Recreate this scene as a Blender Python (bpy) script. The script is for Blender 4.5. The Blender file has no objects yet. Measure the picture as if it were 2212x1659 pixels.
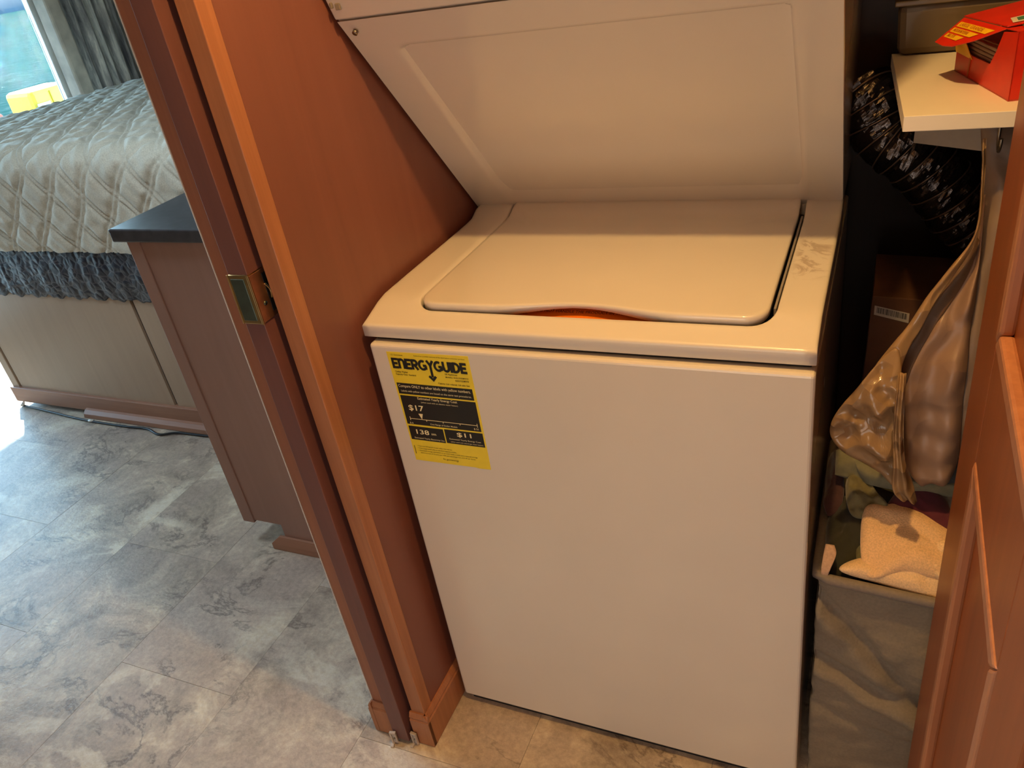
import bpy, bmesh, math, random
import numpy as np
from mathutils import Vector, Matrix, noise
random.seed(7)
SC = bpy.context.scene
COL = SC.collection
PI = math.pi

# ------------------------------------------------------------------ camera
cam_d = bpy.data.cameras.new('camera')
cam = bpy.data.objects.new('camera', cam_d); COL.objects.link(cam)
r_, d_, f_ = (Vector(v) for v in ((0.910479, 0.38506, -0.150855), (0.079841, -0.521579, -0.849459), (-0.405775, 0.76137, -0.50563)))
M = Matrix.Identity(4)
for i in range(3):
    M[i][0] = r_[i]; M[i][1] = -d_[i]; M[i][2] = -f_[i]
M.translation = Vector((0.73908, -0.92386, 1.44699))
cam.matrix_world = M
cam_d.sensor_fit = 'HORIZONTAL'; cam_d.sensor_width = 36.0
cam_d.lens = 1716.3 * 36 / 2212
cam_d.clip_start = 0.01; cam_d.clip_end = 500
SC.camera = cam

# ------------------------------------------------------------------ world, sun, lamps, exposure
world = bpy.data.worlds.new('sky'); SC.world = world; world.use_nodes = True
wn = world.node_tree; wn.nodes.clear()
wo = wn.nodes.new('ShaderNodeOutputWorld'); wb = wn.nodes.new('ShaderNodeBackground')
tc = wn.nodes.new('ShaderNodeTexCoord'); sx = wn.nodes.new('ShaderNodeSeparateXYZ'); rp = wn.nodes.new('ShaderNodeValToRGB')
wn.links.new(tc.outputs['Generated'], sx.inputs[0]); wn.links.new(sx.outputs['Z'], rp.inputs[0])
rp.color_ramp.elements[0].position = 0.0; rp.color_ramp.elements[0].color = (0.52, 0.80, 1.0, 1)
rp.color_ramp.elements[1].position = 0.7; rp.color_ramp.elements[1].color = (0.30, 0.52, 0.86, 1)
wn.links.new(rp.outputs[0], wb.inputs[0]); wb.inputs[1].default_value = 11.0
wn.links.new(wb.outputs[0], wo.inputs[0])

def lamp(name, kind, loc, color, energy, **kw):
    l = bpy.data.lights.new(name, kind); l.color = color; l.energy = energy
    for k, v in kw.items(): setattr(l, k, v)
    o = bpy.data.objects.new(name, l); o.location = loc; COL.objects.link(o); return o

sun_dir = Vector((0.80 * math.cos(0.52), -0.60 * math.cos(0.52), -math.sin(0.52)))
sun = lamp('sun', 'SUN', (-8, 6, 6), (1.0, 0.97, 0.90), 16.0, angle=0.01)
sun.rotation_euler = sun_dir.to_track_quat('-Z', 'Y').to_euler()
# warm ceiling bulb over the mouth of the laundry closet
lamp('ceiling_bulb', 'POINT', (0.59, -0.25, 2.2), (1.0, 0.58, 0.185), 47.0, shadow_soft_size=0.022)
# weak fill lamp added high behind the viewer, an unseen source
hall = lamp('hall_high_fill', 'AREA', (0.55, -1.35, 2.24), (1.0, 0.80, 0.60), 2.0, shape='RECTANGLE', size=0.5, size_y=0.4)
# low fill lamp added behind the viewer to brighten the washer front
hd = lamp('hall_low_fill', 'AREA', (0.45, -1.66, 0.62), (1.0, 0.92, 0.82), 5.6, shape='RECTANGLE', size=1.0, size_y=0.8)
hd.rotation_euler = (math.radians(90), 0, 0)
# cool fill lamp added under the bedroom ceiling to lift the daylight level
lamp('bedroom_cool_fill', 'AREA', (-1.05, 0.08, 2.28), (0.78, 0.92, 1.0), 14.0, shape='RECTANGLE', size=0.5, size_y=0.5)
# portal that guides sampling of the sky through the glass door (adds no light)
pt = lamp('sky_portal', 'AREA', (-3.27, 1.21, 1.07), (1, 1, 1), 1.0, shape='RECTANGLE', size=1.95, size_y=2.12)
pt.rotation_euler = (0, math.radians(-90), 0); pt.data.cycles.is_portal = True

SC.view_settings.view_transform = 'Standard'; SC.view_settings.look = 'None'
SC.view_settings.gamma = 1.0; SC.view_settings.use_curve_mapping = False
SC.view_settings.exposure = 0.0
try:
    SC.cycles.use_denoising = True; SC.cycles.max_bounces = 10; SC.cycles.transparent_max_bounces = 16
    SC.cycles.sample_clamp_indirect = 6.0; SC.cycles.caustics_reflective = False; SC.cycles.caustics_refractive = False
except Exception: pass

# ------------------------------------------------------------------ materials
def nt(name):
    m = bpy.data.materials.new(name); m.use_nodes = True; t = m.node_tree
    return m, t, t.nodes['Principled BSDF']
def coords(t, scale, rnd=False, kind='Object'):
    c = t.nodes.new('ShaderNodeTexCoord'); mp = t.nodes.new('ShaderNodeMapping')
    mp.inputs['Scale'].default_value = scale if isinstance(scale, tuple) else (scale,) * 3
    if rnd:
        oi = t.nodes.new('ShaderNodeObjectInfo'); ml = t.nodes.new('ShaderNodeVectorMath'); ml.operation = 'SCALE'
        cb = t.nodes.new('ShaderNodeCombineXYZ')
        t.links.new(oi.outputs['Random'], cb.inputs[0]); t.links.new(oi.outputs['Random'], cb.inputs[1])
        t.links.new(cb.outputs[0], ml.inputs[0]); ml.inputs['Scale'].default_value = 37.0
        ad = t.nodes.new('ShaderNodeVectorMath'); ad.operation = 'ADD'
        t.links.new(c.outputs[kind], ad.inputs[0]); t.links.new(ml.outputs[0], ad.inputs[1]); t.links.new(ad.outputs[0], mp.inputs[0])
    else: t.links.new(c.outputs[kind], mp.inputs[0])
    return mp.outputs[0]
def noise_n(t, vec, scale=5, detail=4, rough=.5, dist=0.0):
    n = t.nodes.new('ShaderNodeTexNoise'); n.inputs['Scale'].default_value = scale; n.inputs['Detail'].default_value = detail
    n.inputs['Roughness'].default_value = rough; n.inputs['Distortion'].default_value = dist
    if vec is not None: t.links.new(vec, n.inputs['Vector'])
    return n.outputs['Fac']
def ramp(t, fac, stops):
    r = t.nodes.new('ShaderNodeValToRGB'); e = r.color_ramp.elements
    while len(e) < len(stops): e.new(0.5)
    for k, (p, c) in enumerate(stops):
        e[k].position = p; e[k].color = (*c, 1) if len(c) == 3 else c
    t.links.new(fac, r.inputs[0]); return r.outputs[0]
def mix(t, fac, a, b, mode='MIX'):
    x = t.nodes.new('ShaderNodeMix'); x.data_type = 'RGBA'; x.blend_type = mode
    for inp, v in ((x.inputs[0], fac), (x.inputs[6], a), (x.inputs[7], b)):
        if hasattr(v, 'links') or hasattr(v, 'is_linked'): t.links.new(v, inp)
        elif isinstance(v, tuple): inp.default_value = (*v, 1)
        else: inp.default_value = v
    return x.outputs[2]
def bump(t, p, h, strength=.2, dist=.01):
    b = t.nodes.new('ShaderNodeBump'); b.inputs['Strength'].default_value = strength; b.inputs['Distance'].default_value = dist
    t.links.new(h, b.inputs['Height']); t.links.new(b.outputs[0], p.inputs['Normal'])
def plain(name, col, rough=.5, metal=0.0, var=.08, scale=30, bmp=0.0, coat=0.0, spec=.5):
    m, t, p = nt(name); v = coords(t, 1.0); n = noise_n(t, v, scale, 3)
    lo = tuple(c * (1 - var) for c in col); hi = tuple(min(1, c * (1 + var)) for c in col)
    t.links.new(ramp(t, n, [(.3, lo), (.7, hi)]), p.inputs['Base Color'])
    p.inputs['Roughness'].default_value = rough; p.inputs['Metallic'].default_value = metal
    p.inputs['Coat Weight'].default_value = coat; p.inputs['Coat Roughness'].default_value = .12; p.inputs['Specular IOR Level'].default_value = spec
    if bmp: bump(t, p, n, bmp, .002)
    return m
def wood(name, c1, c2, rough=.35, grain=(60, 60, 2.2), blot=3.0, spec=.5, bstr=.05):
    m, t, p = nt(name); v = coords(t, grain); g = noise_n(t, v, 1.0, 6, .6, .6)
    v2 = coords(t, blot); b = noise_n(t, v2, 1.0, 3)
    col = ramp(t, g, [(.3, c1), (.72, c2)])
    dark = tuple(x * .82 for x in c1)
    mm = mix(t, ramp(t, b, [(.35, (0, 0, 0)), (.75, (.35, .35, .35))]), col, dark)
    t.links.new(mm, p.inputs['Base Color']); p.inputs['Roughness'].default_value = rough; p.inputs['Specular IOR Level'].default_value = spec
    bump(t, p, g, bstr, .002); return m

ENAMEL = plain('white_enamel', (.74, .695, .635), .2, var=.015, scale=6, coat=.5)
WOOD = wood('cherry_panel', (.200, .074, .056), (.245, .093, .070), .42, (14, 14, 1.1), 2.0, bstr=.02)
WOOD_TRIM = wood('cherry_trim', (.34, .135, .065), (.46, .20, .10), .38, (90, 90, 3.0), 3.0)
WOOD_JAMB = wood('jamb_veneer', (.29, .115, .07), (.36, .15, .09), .4, (70, 70, 2.5), 3.0)
WOOD_DARK = wood('pocket_door_wood', (.14, .062, .062), (.18, .078, .074), .42, (50, 50, 2.0), 3.0)
WOOD_BED = wood('bedroom_panel', (.46, .33, .23), (.52, .38, .27), .42, (30, 30, 2.0), 2.0, bstr=.02)
WOOD_CAB = wood('cabinet_wood', (.34, .20, .165), (.39, .235, .195), .38, (30, 30, 2.0), 2.0, bstr=.02)
WOOD_RAIL = wood('trim_rail', (.35, .17, .11), (.42, .22, .14), .4, (3, 60, 60), 3.0)
WOOD_DOOR = wood('closet_door_wood', (.23, .056, .009), (.30, .078, .014), .36, (40, 40, 1.6), 3.0)
BLACK = plain('black_plastic', (.012, .012, .014), .5)
DARKGAP = plain('dark_cavity', (.02, .016, .014), .7)
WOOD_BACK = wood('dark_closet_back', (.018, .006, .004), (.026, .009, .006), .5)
WALLP = plain('wall_vinyl', (.42, .34, .27), .7, scale=60)
CEIL = plain('ceiling_white', (.62, .58, .52), .8)
SHELFW = plain('white_melamine', (.80, .74, .64), .38, var=.01)
BRASS = plain('antique_brass', (.42, .30, .14), .28, metal=1.0, var=.15)
BRASS_D = plain('tarnished_brass', (.13, .17, .15), .4, metal=1.0, var=.2)
COPPER = plain('worn_latch_metal', (.60, .34, .22), .45, metal=1.0, var=.2)
STEEL = plain('screw_steel', (.30, .26, .20), .35, metal=1.0)
GUIDEP = plain('grey_white_plastic', (.50, .44, .40), .45)
STONE = plain('dark_laminate', (.05, .052, .062), .3, var=.25, scale=45, spec=.55)
LABELY = plain('label_yellow', (.88, .70, .045), .4, var=.05, scale=40, bmp=.15)
LABELK = plain('label_black', (.012, .012, .012), .4)
LABELC = plain('label_pale_ink', (.95, .84, .50), .45)
ORANGE = plain('warning_orange', (.85, .22, .01), .4)
RED = plain('carton_red', (.62, .022, .006), .38, var=.08)
REDIN = plain('carton_inner', (.55, .20, .13), .6, var=.1)
YEL = plain('carton_yellow', (.85, .50, .01), .42)
GREEN = plain('carton_green', (.05, .17, .10), .5)
KRAFT = plain('brown_cardboard', (.14, .06, .03), .7, var=.1)
INKRED = plain('carton_ink', (.45, .09, .01), .5)
PAPERW = plain('white_paper', (.62, .55, .48), .6)
HAMP = plain('grey_hamper_cloth', (.235, .20, .155), .85, var=.08, scale=220, bmp=.3)
HAMPT = plain('grey_hamper_binding', (.21, .18, .16), .8, var=.08, scale=220, bmp=.3)
def fabric(name, col, scale=260, b=.35, rough=.95, sheen=.3):
    m = plain(name, col, rough, var=.14, scale=scale, bmp=b); m.node_tree.nodes['Principled BSDF'].inputs['Sheen Weight'].default_value = sheen; return m
TOWEL = fabric('tan_terry', (.88, .62, .36), 420, .5)
TOWEL2 = fabric('beige_terry', (.82, .54, .30), 420, .5)
MAROON = fabric('maroon_cloth', (.085, .010, .022), 90)
OLIVE = fabric('olive_cloth', (.17, .15, .07), 90)
PALE = fabric('pale_green_cloth', (.19, .185, .12), 90, .2)
CHAR = fabric('charcoal_cloth', (.06, .06, .065), 90)
GREYC = fabric('grey_white_cloth', (.20, .18, .16), 90, .3)
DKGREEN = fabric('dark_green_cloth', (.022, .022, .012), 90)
PLUM = fabric('plum_cloth', (.07, .03, .032), 90)
BEDCLOTH = fabric('quilt_cloth', (.66, .65, .56), 260, .15, .75, .2)
MATT = fabric('mattress_ticking', (.6, .6, .56), 120, .2)
KAYAK_Y = plain('yellow_plastic', (.62, .50, .04), .45)
KAYAK_R = plain('pink_red_plastic', (.75, .12, .10), .45)
FIBRE = plain('white_fibreglass', (.85, .85, .82), .4, var=.02)
HILL = plain('far_shore', (.016, .032, .042), .9, var=.3, scale=.2)

def bagmat(name, col, alpha_t=.35, rough=.28, b=.5):
    m, t, p = nt(name); v = coords(t, 1.0); n0 = t.nodes.new('ShaderNodeTexVoronoi'); n0.feature = 'F1'; n0.inputs['Scale'].default_value = 24
    wv_ = t.nodes.new('ShaderNodeTexNoise'); wv_.inputs['Scale'].default_value = 9; t.links.new(v, wv_.inputs['Vector'])
    av_ = t.nodes.new('ShaderNodeVectorMath'); av_.operation = 'MULTIPLY_ADD'; av_.inputs[1].default_value = (.09, .09, .09); t.links.new(wv_.outputs['Color'], av_.inputs[0]); t.links.new(v, av_.inputs[2]); t.links.new(av_.outputs[0], n0.inputs['Vector']); n = n0.outputs['Distance']
    p.inputs['Base Color'].default_value = (*col, 1); p.inputs['Roughness'].default_value = rough
    p.inputs['Specular IOR Level'].default_value = .8
    bump(t, p, n, b, .01)
    tr = t.nodes.new('ShaderNodeBsdfTranslucent'); tr.inputs[0].default_value = (*col, 1)
    mx = t.nodes.new('ShaderNodeMixShader'); mx.inputs[0].default_value = alpha_t
    t.links.new(p.outputs[0], mx.inputs[1]); t.links.new(tr.outputs[0], mx.inputs[2])
    t.links.new(mx.outputs[0], t.nodes['Material Output'].inputs[0]); return m
BAG = bagmat('tan_bag_film', (.46, .30, .16), .35, .14, 1.0); BAG2 = bagmat('pinkish_bag_film', (.40, .26, .19), .3, .4, .3)
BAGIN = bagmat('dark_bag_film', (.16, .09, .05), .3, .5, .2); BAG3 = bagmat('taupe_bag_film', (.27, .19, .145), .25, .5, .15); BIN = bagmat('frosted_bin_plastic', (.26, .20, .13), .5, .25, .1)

# duct film: black, crinkled, very shiny
DUCT, t, p = nt('duct_film'); v = coords(t, 1.0); n = noise_n(t, v, 55, 5, .65, 1.5)
p.inputs['Base Color'].default_value = (.10, .085, .08, 1); p.inputs['Roughness'].default_value = .10; p.inputs['Metallic'].default_value = .92
bump(t, p, n, .25, .006)
WIRE = plain('duct_wire', (.22, .15, .11), .35, metal=.6)

# marbled vinyl tile, a different cut of the pattern on each tile
TILE, t, p = nt('marbled_vinyl'); v = coords(t, 1.0, rnd=True)
n1 = noise_n(t, v, 5.0, 10, .66, .8); n2 = noise_n(t, v, 2.4, 5, .55, 1.2); n3 = noise_n(t, v, 70, 4, .75)
mpx = t.nodes.new('ShaderNodeMapping'); mpx.inputs['Rotation'].default_value = (0, 0, .75); mpx.inputs['Scale'].default_value = (1.0, 1.9, 1)
t.links.new(v, mpx.inputs[0]); nv = noise_n(t, mpx.outputs[0], 3.2, 9, .66, .5)
base = ramp(t, n1, [(.28, (.22, .17, .135)), (.42, (.41, .35, .285)), (.55, (.60, .52, .42)), (.68, (.90, .82, .66))])
c2 = mix(t, ramp(t, n2, [(.44, (0, 0, 0)), (.60, (.65, .65, .65))]), base, (.46, .385, .34))
def ridge(src, lvl):
    sb = t.nodes.new('ShaderNodeMath'); sb.operation = 'SUBTRACT'; sb.inputs[1].default_value = lvl; ve = t.nodes.new('ShaderNodeMath'); ve.operation = 'ABSOLUTE'
    t.links.new(src, sb.inputs[0]); t.links.new(sb.outputs[0], ve.inputs[0]); return ve.outputs[0]
def times(a, b):
    q = t.nodes.new('ShaderNodeMath'); q.operation = 'MULTIPLY'; t.links.new(a, q.inputs[0]); t.links.new(b, q.inputs[1]); return q.outputs[0]
msk = ramp(t, noise_n(t, v, 3.3, 3, .5), [(.46, (0, 0, 0)), (.58, (1, 1, 1))])
vein = times(ramp(t, ridge(nv, .5), [(0.0, (.85, .85, .85)), (.006, (.5, .5, .5)), (.028, (0, 0, 0))]), msk)
c3 = mix(t, vein, c2, (.13, .10, .085))
nw = noise_n(t, mpx.outputs[0], 1.3, 6, .6, .9)
msk2 = ramp(t, noise_n(t, v, 2.2, 3, .5), [(.44, (0, 0, 0)), (.6, (1, 1, 1))])
wv = times(ramp(t, ridge(nw, .54), [(0.0, (.75, .75, .75)), (.02, (.55, .55, .55)), (.05, (0, 0, 0))]), msk2)
c4 = mix(t, wv, c3, (.88, .83, .70))
c5 = mix(t, .5, c4, ramp(t, n3, [(.34, (.30, .27, .25)), (.66, (.66, .64, .60))]), 'OVERLAY')
t.links.new(c5, p.inputs['Base Color']); p.inputs['Roughness'].default_value = .36; p.inputs['Specular IOR Level'].default_value = .85
bump(t, p, noise_n(t, v, 90, 5, .7), .55, .002)

# stained enamel of the washer top: scuffed dirty patch near the right edge
DECK, t, p = nt('stained_enamel'); v = coords(t, 1.0); sp = t.nodes.new('ShaderNodeSeparateXYZ'); t.links.new(v, sp.inputs[0])
def band(t, s, a, b, w):
    m1 = t.nodes.new('ShaderNodeMapRange'); m1.inputs[1].default_value = a - w; m1.inputs[2].default_value = a + w
    m2 = t.nodes.new('ShaderNodeMapRange'); m2.inputs[1].default_value = b + w; m2.inputs[2].default_value = b - w
    t.links.new(s, m1.inputs[0]); t.links.new(s, m2.inputs[0])
    mu = t.nodes.new('ShaderNodeMath'); mu.operation = 'MULTIPLY'; t.links.new(m1.outputs[0], mu.inputs[0]); t.links.new(m2.outputs[0], mu.inputs[1]); return mu.outputs[0]
bx_ = band(t, sp.outputs[0], .628, .674, .006); by_ = band(t, sp.outputs[1], .20, .345, .02)
mu = t.nodes.new('ShaderNodeMath'); mu.operation = 'MULTIPLY'; t.links.new(bx_, mu.inputs[0]); t.links.new(by_, mu.inputs[1])
ns = noise_n(t, v, 24, 8, .68, 1.0); st = ramp(t, ns, [(.48, (0, 0, 0)), (.54, (.55, .55, .55)), (.62, (.75, .75, .75))])
m3 = t.nodes.new('ShaderNodeMath'); m3.operation = 'MULTIPLY'; t.links.new(mu.outputs[0], m3.inputs[0]); t.links.new(st, m3.inputs[1])
t.links.new(mix(t, m3.outputs[0], (.75, .705, .645), (.36, .28, .22)), p.inputs['Base Color']); p.inputs['Roughness'].default_value = .32
p.inputs['Coat Weight'].default_value = .3; p.inputs['Coat Roughness'].default_value = .15

# curtain with broken dark stripes
CURT, t, p = nt('striped_curtain'); v = coords(t, (1, 34, 2.2)); n = noise_n(t, v, 1.0, 7, .7, .3)
t.links.new(ramp(t, n, [(.34, (.13, .12, .13)), (.48, (.42, .39, .37)), (.60, (.88, .82, .74)), (.75, (.28, .26, .27))]), p.inputs['Base Color']); p.inputs['Roughness'].default_value = .9
PADF = plain('marbled_pad_fabric', (.72, .62, .52), .8, var=.25, scale=9)
# skirt: navy net over dark satin
SKIRT, t, p = nt('navy_scale_fabric'); v = coords(t, 1.0); vo = t.nodes.new('ShaderNodeTexVoronoi'); vo.feature = 'DISTANCE_TO_EDGE'; vo.inputs['Scale'].default_value = 34
t.links.new(v, vo.inputs['Vector'])
t.links.new(ramp(t, vo.outputs['Distance'], [(0.0, (.09, .085, .10)), (.04, (.03, .032, .048)), (.12, (.011, .013, .028))]), p.inputs['Base Color']); p.inputs['Roughness'].default_value = .45
bump(t, p, vo.outputs['Distance'], .6, .006)
# lake
WATER, t, p = nt('lake_water'); v = coords(t, (1, 1, 1)); n = noise_n(t, v, 1.1, 5, .55, .3)
t.nodes.remove(p); df = t.nodes.new('ShaderNodeBsdfDiffuse'); df.inputs[0].default_value = (.008, .040, .032, 1)
gw = t.nodes.new('ShaderNodeBsdfGlossy'); gw.inputs['Roughness'].default_value = .05; mw = t.nodes.new('ShaderNodeMixShader'); mw.inputs[0].default_value = .035
bw_ = t.nodes.new('ShaderNodeBump'); bw_.inputs['Strength'].default_value = 1.0; bw_.inputs['Distance'].default_value = .40; t.links.new(n, bw_.inputs['Height']); t.links.new(bw_.outputs[0], gw.inputs['Normal'])
t.links.new(df.outputs[0], mw.inputs[1]); t.links.new(gw.outputs[0], mw.inputs[2]); t.links.new(mw.outputs[0], t.nodes['Material Output'].inputs[0])
# window glass
GLASS, t, p = nt('window_glass'); t.nodes.remove(p)
gl = t.nodes.new('ShaderNodeBsdfGlossy'); gl.inputs['Roughness'].default_value = .02; ta = t.nodes.new('ShaderNodeBsdfTransparent'); ta.inputs[0].default_value = (.93, .97, .96, 1)
fr = t.nodes.new('ShaderNodeFresnel'); fr.inputs[0].default_value = 1.35; mx = t.nodes.new('ShaderNodeMixShader')
t.links.new(fr.outputs[0], mx.inputs[0]); t.links.new(ta.outputs[0], mx.inputs[1]); t.links.new(gl.outputs[0], mx.inputs[2]); t.links.new(mx.outputs[0], t.nodes['Material Output'].inputs[0])

# ------------------------------------------------------------------ builders
def link(name, me, m, parent=None, smooth=False, bev=0.0, seg=2):
    o = bpy.data.objects.new(name, me); COL.objects.link(o)
    if m is not None and len(me.materials) == 0: me.materials.append(m)
    if smooth:
        for q in me.polygons: q.use_smooth = True
    if bev:
        b = o.modifiers.new('bevel', 'BEVEL'); b.width = bev; b.segments = seg; b.limit_method = 'ANGLE'; b.angle_limit = .6
    if parent: o.parent = parent
    return o
def fromdata(name, V, F, m, parent=None, smooth=False, bev=0.0):
    me = bpy.data.meshes.new(name); me.from_pydata([tuple(map(float, v)) for v in V], [], F); me.update()
    bm = bmesh.new(); bm.from_mesh(me); bmesh.ops.recalc_face_normals(bm, faces=bm.faces); bm.to_mesh(me); bm.free()
    return link(name, me, m, parent, smooth, bev)
def boxes(name, L, m, parent=None, bev=0.0):
    V, F = [], []
    for (x0, x1, y0, y1, z0, z1) in L:
        b = len(V); V += [(x, y, z) for x in (x0, x1) for y in (y0, y1) for z in (z0, z1)]
        F += [tuple(b + i for i in q) for q in ((0, 1, 3, 2), (4, 6, 7, 5), (0, 4, 5, 1), (2, 3, 7, 6), (0, 2, 6, 4), (1, 5, 7, 3))]
    return fromdata(name, V, F, m, parent, False, bev)
def prism(name, poly, off, m, parent=None, bev=0.0, smooth=False):
    n = len(poly); off = Vector(off); V = [Vector(q) for q in poly] + [Vector(q) + off for q in poly]
    F = [tuple(range(n)), tuple(range(2 * n - 1, n - 1, -1))] + [(i, i + n, (i + 1) % n + n, (i + 1) % n) for i in range(n)]
    return fromdata(name, V, F, m, parent, smooth, bev)
def empty(name, loc=(0, 0, 0)):
    o = bpy.data.objects.new(name, None); o.empty_display_size = .05; COL.objects.link(o); return o
def tag(o, label=None, cat=None, group=None, kind=None):
    if label: o['label'] = label
    if cat: o['category'] = cat
    if group: o['group'] = group
    if kind: o['kind'] = kind
    return o
def struct(o): o['kind'] = 'structure'; return o
def tube(name, P, R, m, parent=None, seg=12, smooth=True, cap=True):
    P = [Vector(q) for q in P]; V, F = [], []
    up = Vector((0, 0, 1)); prev = None
    for i, c in enumerate(P):
        tg = (P[min(i + 1, len(P) - 1)] - P[max(i - 1, 0)]).normalized()
        a = tg.cross(up if abs(tg.dot(up)) < .95 else Vector((1, 0, 0))).normalized() if prev is None else (prev - tg * prev.dot(tg)).normalized()
        prev = a; b = tg.cross(a); r = R[i] if isinstance(R, (list, tuple)) else R
        for k in range(seg):
            an = 2 * PI * k / seg; V.append(c + a * math.cos(an) * r + b * math.sin(an) * r)
    for i in range(len(P) - 1):
        for k in range(seg):
            F.append((i * seg + k, i * seg + (k + 1) % seg, (i + 1) * seg + (k + 1) % seg, (i + 1) * seg + k))
    if cap: F.append(tuple(range(seg))[::-1]); F.append(tuple(len(V) - seg + k for k in range(seg)))
    return fromdata(name, V, F, m, parent, smooth)
def spline(P, n):
    P = [Vector(q) for q in P]; out = []
    for i in range(len(P) - 1):
        p0, p1, p2, p3 = P[max(i - 1, 0)], P[i], P[i + 1], P[min(i + 2, len(P) - 1)]
        for k in range(n):
            u = k / n; out.append(.5 * ((2 * p1) + (-p0 + p2) * u + (2 * p0 - 5 * p1 + 4 * p2 - p3) * u * u + (-p0 + 3 * p1 - 3 * p2 + p3) * u ** 3))
    out.append(P[-1]); return out
def fbm(v, s, sd=0):
    return noise.noise(Vector(v) * s + Vector((sd * 7.3, sd * 3.1, sd))) + .5 * noise.noise(Vector(v) * s * 2.1 + Vector((sd, sd * 2, 5)))
def pillow(name, pts, thick, m, parent=None, seed=0, wr=.004, fs=30, nrm=None, rings=14, step=8, back=.6):
    """closed cushion-like lump of cloth over a star-shaped outline, with folds"""
    P = [Vector(q) for q in pts]; n = len(P); B = []
    for i in range(n):
        p0, p1, p2, p3 = P[i - 1], P[i], P[(i + 1) % n], P[(i + 2) % n]
        for k in range(step):
            u = k / step; B.append(.5 * ((2 * p1) + (-p0 + p2) * u + (2 * p0 - 5 * p1 + 4 * p2 - p3) * u * u + (-p0 + 3 * p1 - 3 * p2 + p3) * u ** 3))
    c = sum(B, Vector()) / len(B)
    if nrm is None:
        nrm = Vector()
        for i in range(len(B)): nrm += (B[i] - c).cross(B[(i + 1) % len(B)] - c)
    nrm = Vector(nrm).normalized()
    if nrm.dot(cam.matrix_world.translation - c) < 0: nrm = -nrm
    V, F = [], []; K = len(B)
    for side in (1, -back):
        for r in range(rings + 1):
            q = math.sin(PI / 2 * r / rings)
            if r == rings and side < 0: break
            h = thick * math.sqrt(max(0, 1 - q * q)) * side
            if r == 0: V.append(c + nrm * (h + wr * fbm(c, fs, seed))); continue
            for b in B:
                w = c + (b - c) * q
                f = wr * (fbm(w, fs, seed) * 1.2 + 1.3 * noise.noise(w * 16 + Vector((seed, 0, 0))) + math.sin((w.x * 70 + w.z * 60 + w.y * 40) + 4 * fbm(w, 9, seed + 3)) * .5) * (1 if side > 0 else .3)
                V.append(w + nrm * (h + f * (1 - q ** 6)))
    off2 = 1 + rings * K
    for k in range(K): F.append((0, 1 + k, 1 + (k + 1) % K)); F.append((off2, off2 + 1 + (k + 1) % K, off2 + 1 + k))
    for r in range(1, rings):
        for k in range(K):
            a, b = 1 + (r - 1) * K, 1 + r * K; F.append((a + k, b + k, b + (k + 1) % K, a + (k + 1) % K))
            a = off2 + 1 + (r - 1) * K; b = off2 + 1 + r * K if r < rings - 1 else 1 + (rings - 1) * K
            F.append((a + k, a + (k + 1) % K, b + (k + 1) % K, b + k))
    return fromdata(name, V, F, m, parent, True)
def strip(name, LP, RP, depth, m, parent=None, folds=3, amp=.004, seed=0, cols=26, rows=10):
    """closed lofted sack between two rails"""
    A, B = spline(LP, rows), spline(RP, rows); N = len(A); V, F = [], []
    for i in range(N):
        w = B[i] - A[i]; tg = (A[min(i + 1, N - 1)] + B[min(i + 1, N - 1)] - A[max(i - 1, 0)] - B[max(i - 1, 0)]) / 2
        nr = w.cross(tg).normalized()
        if nr.y > 0: nr = -nr
        e = min(1, min(i, N - 1 - i) / (N * .08) + .25)
        dp = (depth[0] + (depth[1] - depth[0]) * i / (N - 1)) if isinstance(depth, tuple) else depth
        for k in range(cols * 2):
            tt = k / cols; s = 1 if tt <= 1 else -1; u = tt if tt <= 1 else 2 - tt
            x = .5 - .5 * math.cos(PI * u); h = math.sin(PI * u) * dp * e * s
            q = A[i] + w * x; fo = amp * (math.sin(folds * 2 * PI * u + 3 * noise.noise(Vector((i * .06, seed, 0)))) + 2.2 * fbm(q, 16, seed)) * math.sin(PI * u)
            V.append(q + nr * (h + (fo if s > 0 else fo * .4)))
    C2 = cols * 2
    for i in range(N - 1):
        for k in range(C2): F.append((i * C2 + k, i * C2 + (k + 1) % C2, (i + 1) * C2 + (k + 1) % C2, (i + 1) * C2 + k))
    F.append(tuple(range(C2))); F.append(tuple((N - 1) * C2 + k for k in range(C2)))
    return fromdata(name, V, F, m, parent, True)
def gridmesh(name, P, m, parent=None, smooth=True, solid=0.0):
    """P: array rows x cols x 3"""
    R, C_, _ = P.shape; V = P.reshape(-1, 3)
    i, j = np.meshgrid(np.arange(R - 1), np.arange(C_ - 1), indexing='ij'); a = (i * C_ + j).ravel()
    F = np.stack([a, a + 1, a + C_ + 1, a + C_], 1)
    me = bpy.data.meshes.new(name); me.from_pydata(V.tolist(), [], F.tolist()); me.update()
    o = link(name, me, m, parent, smooth)
    if solid: s = o.modifiers.new('thickness', 'SOLIDIFY'); s.thickness = solid; s.offset = -1
    return o
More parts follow.
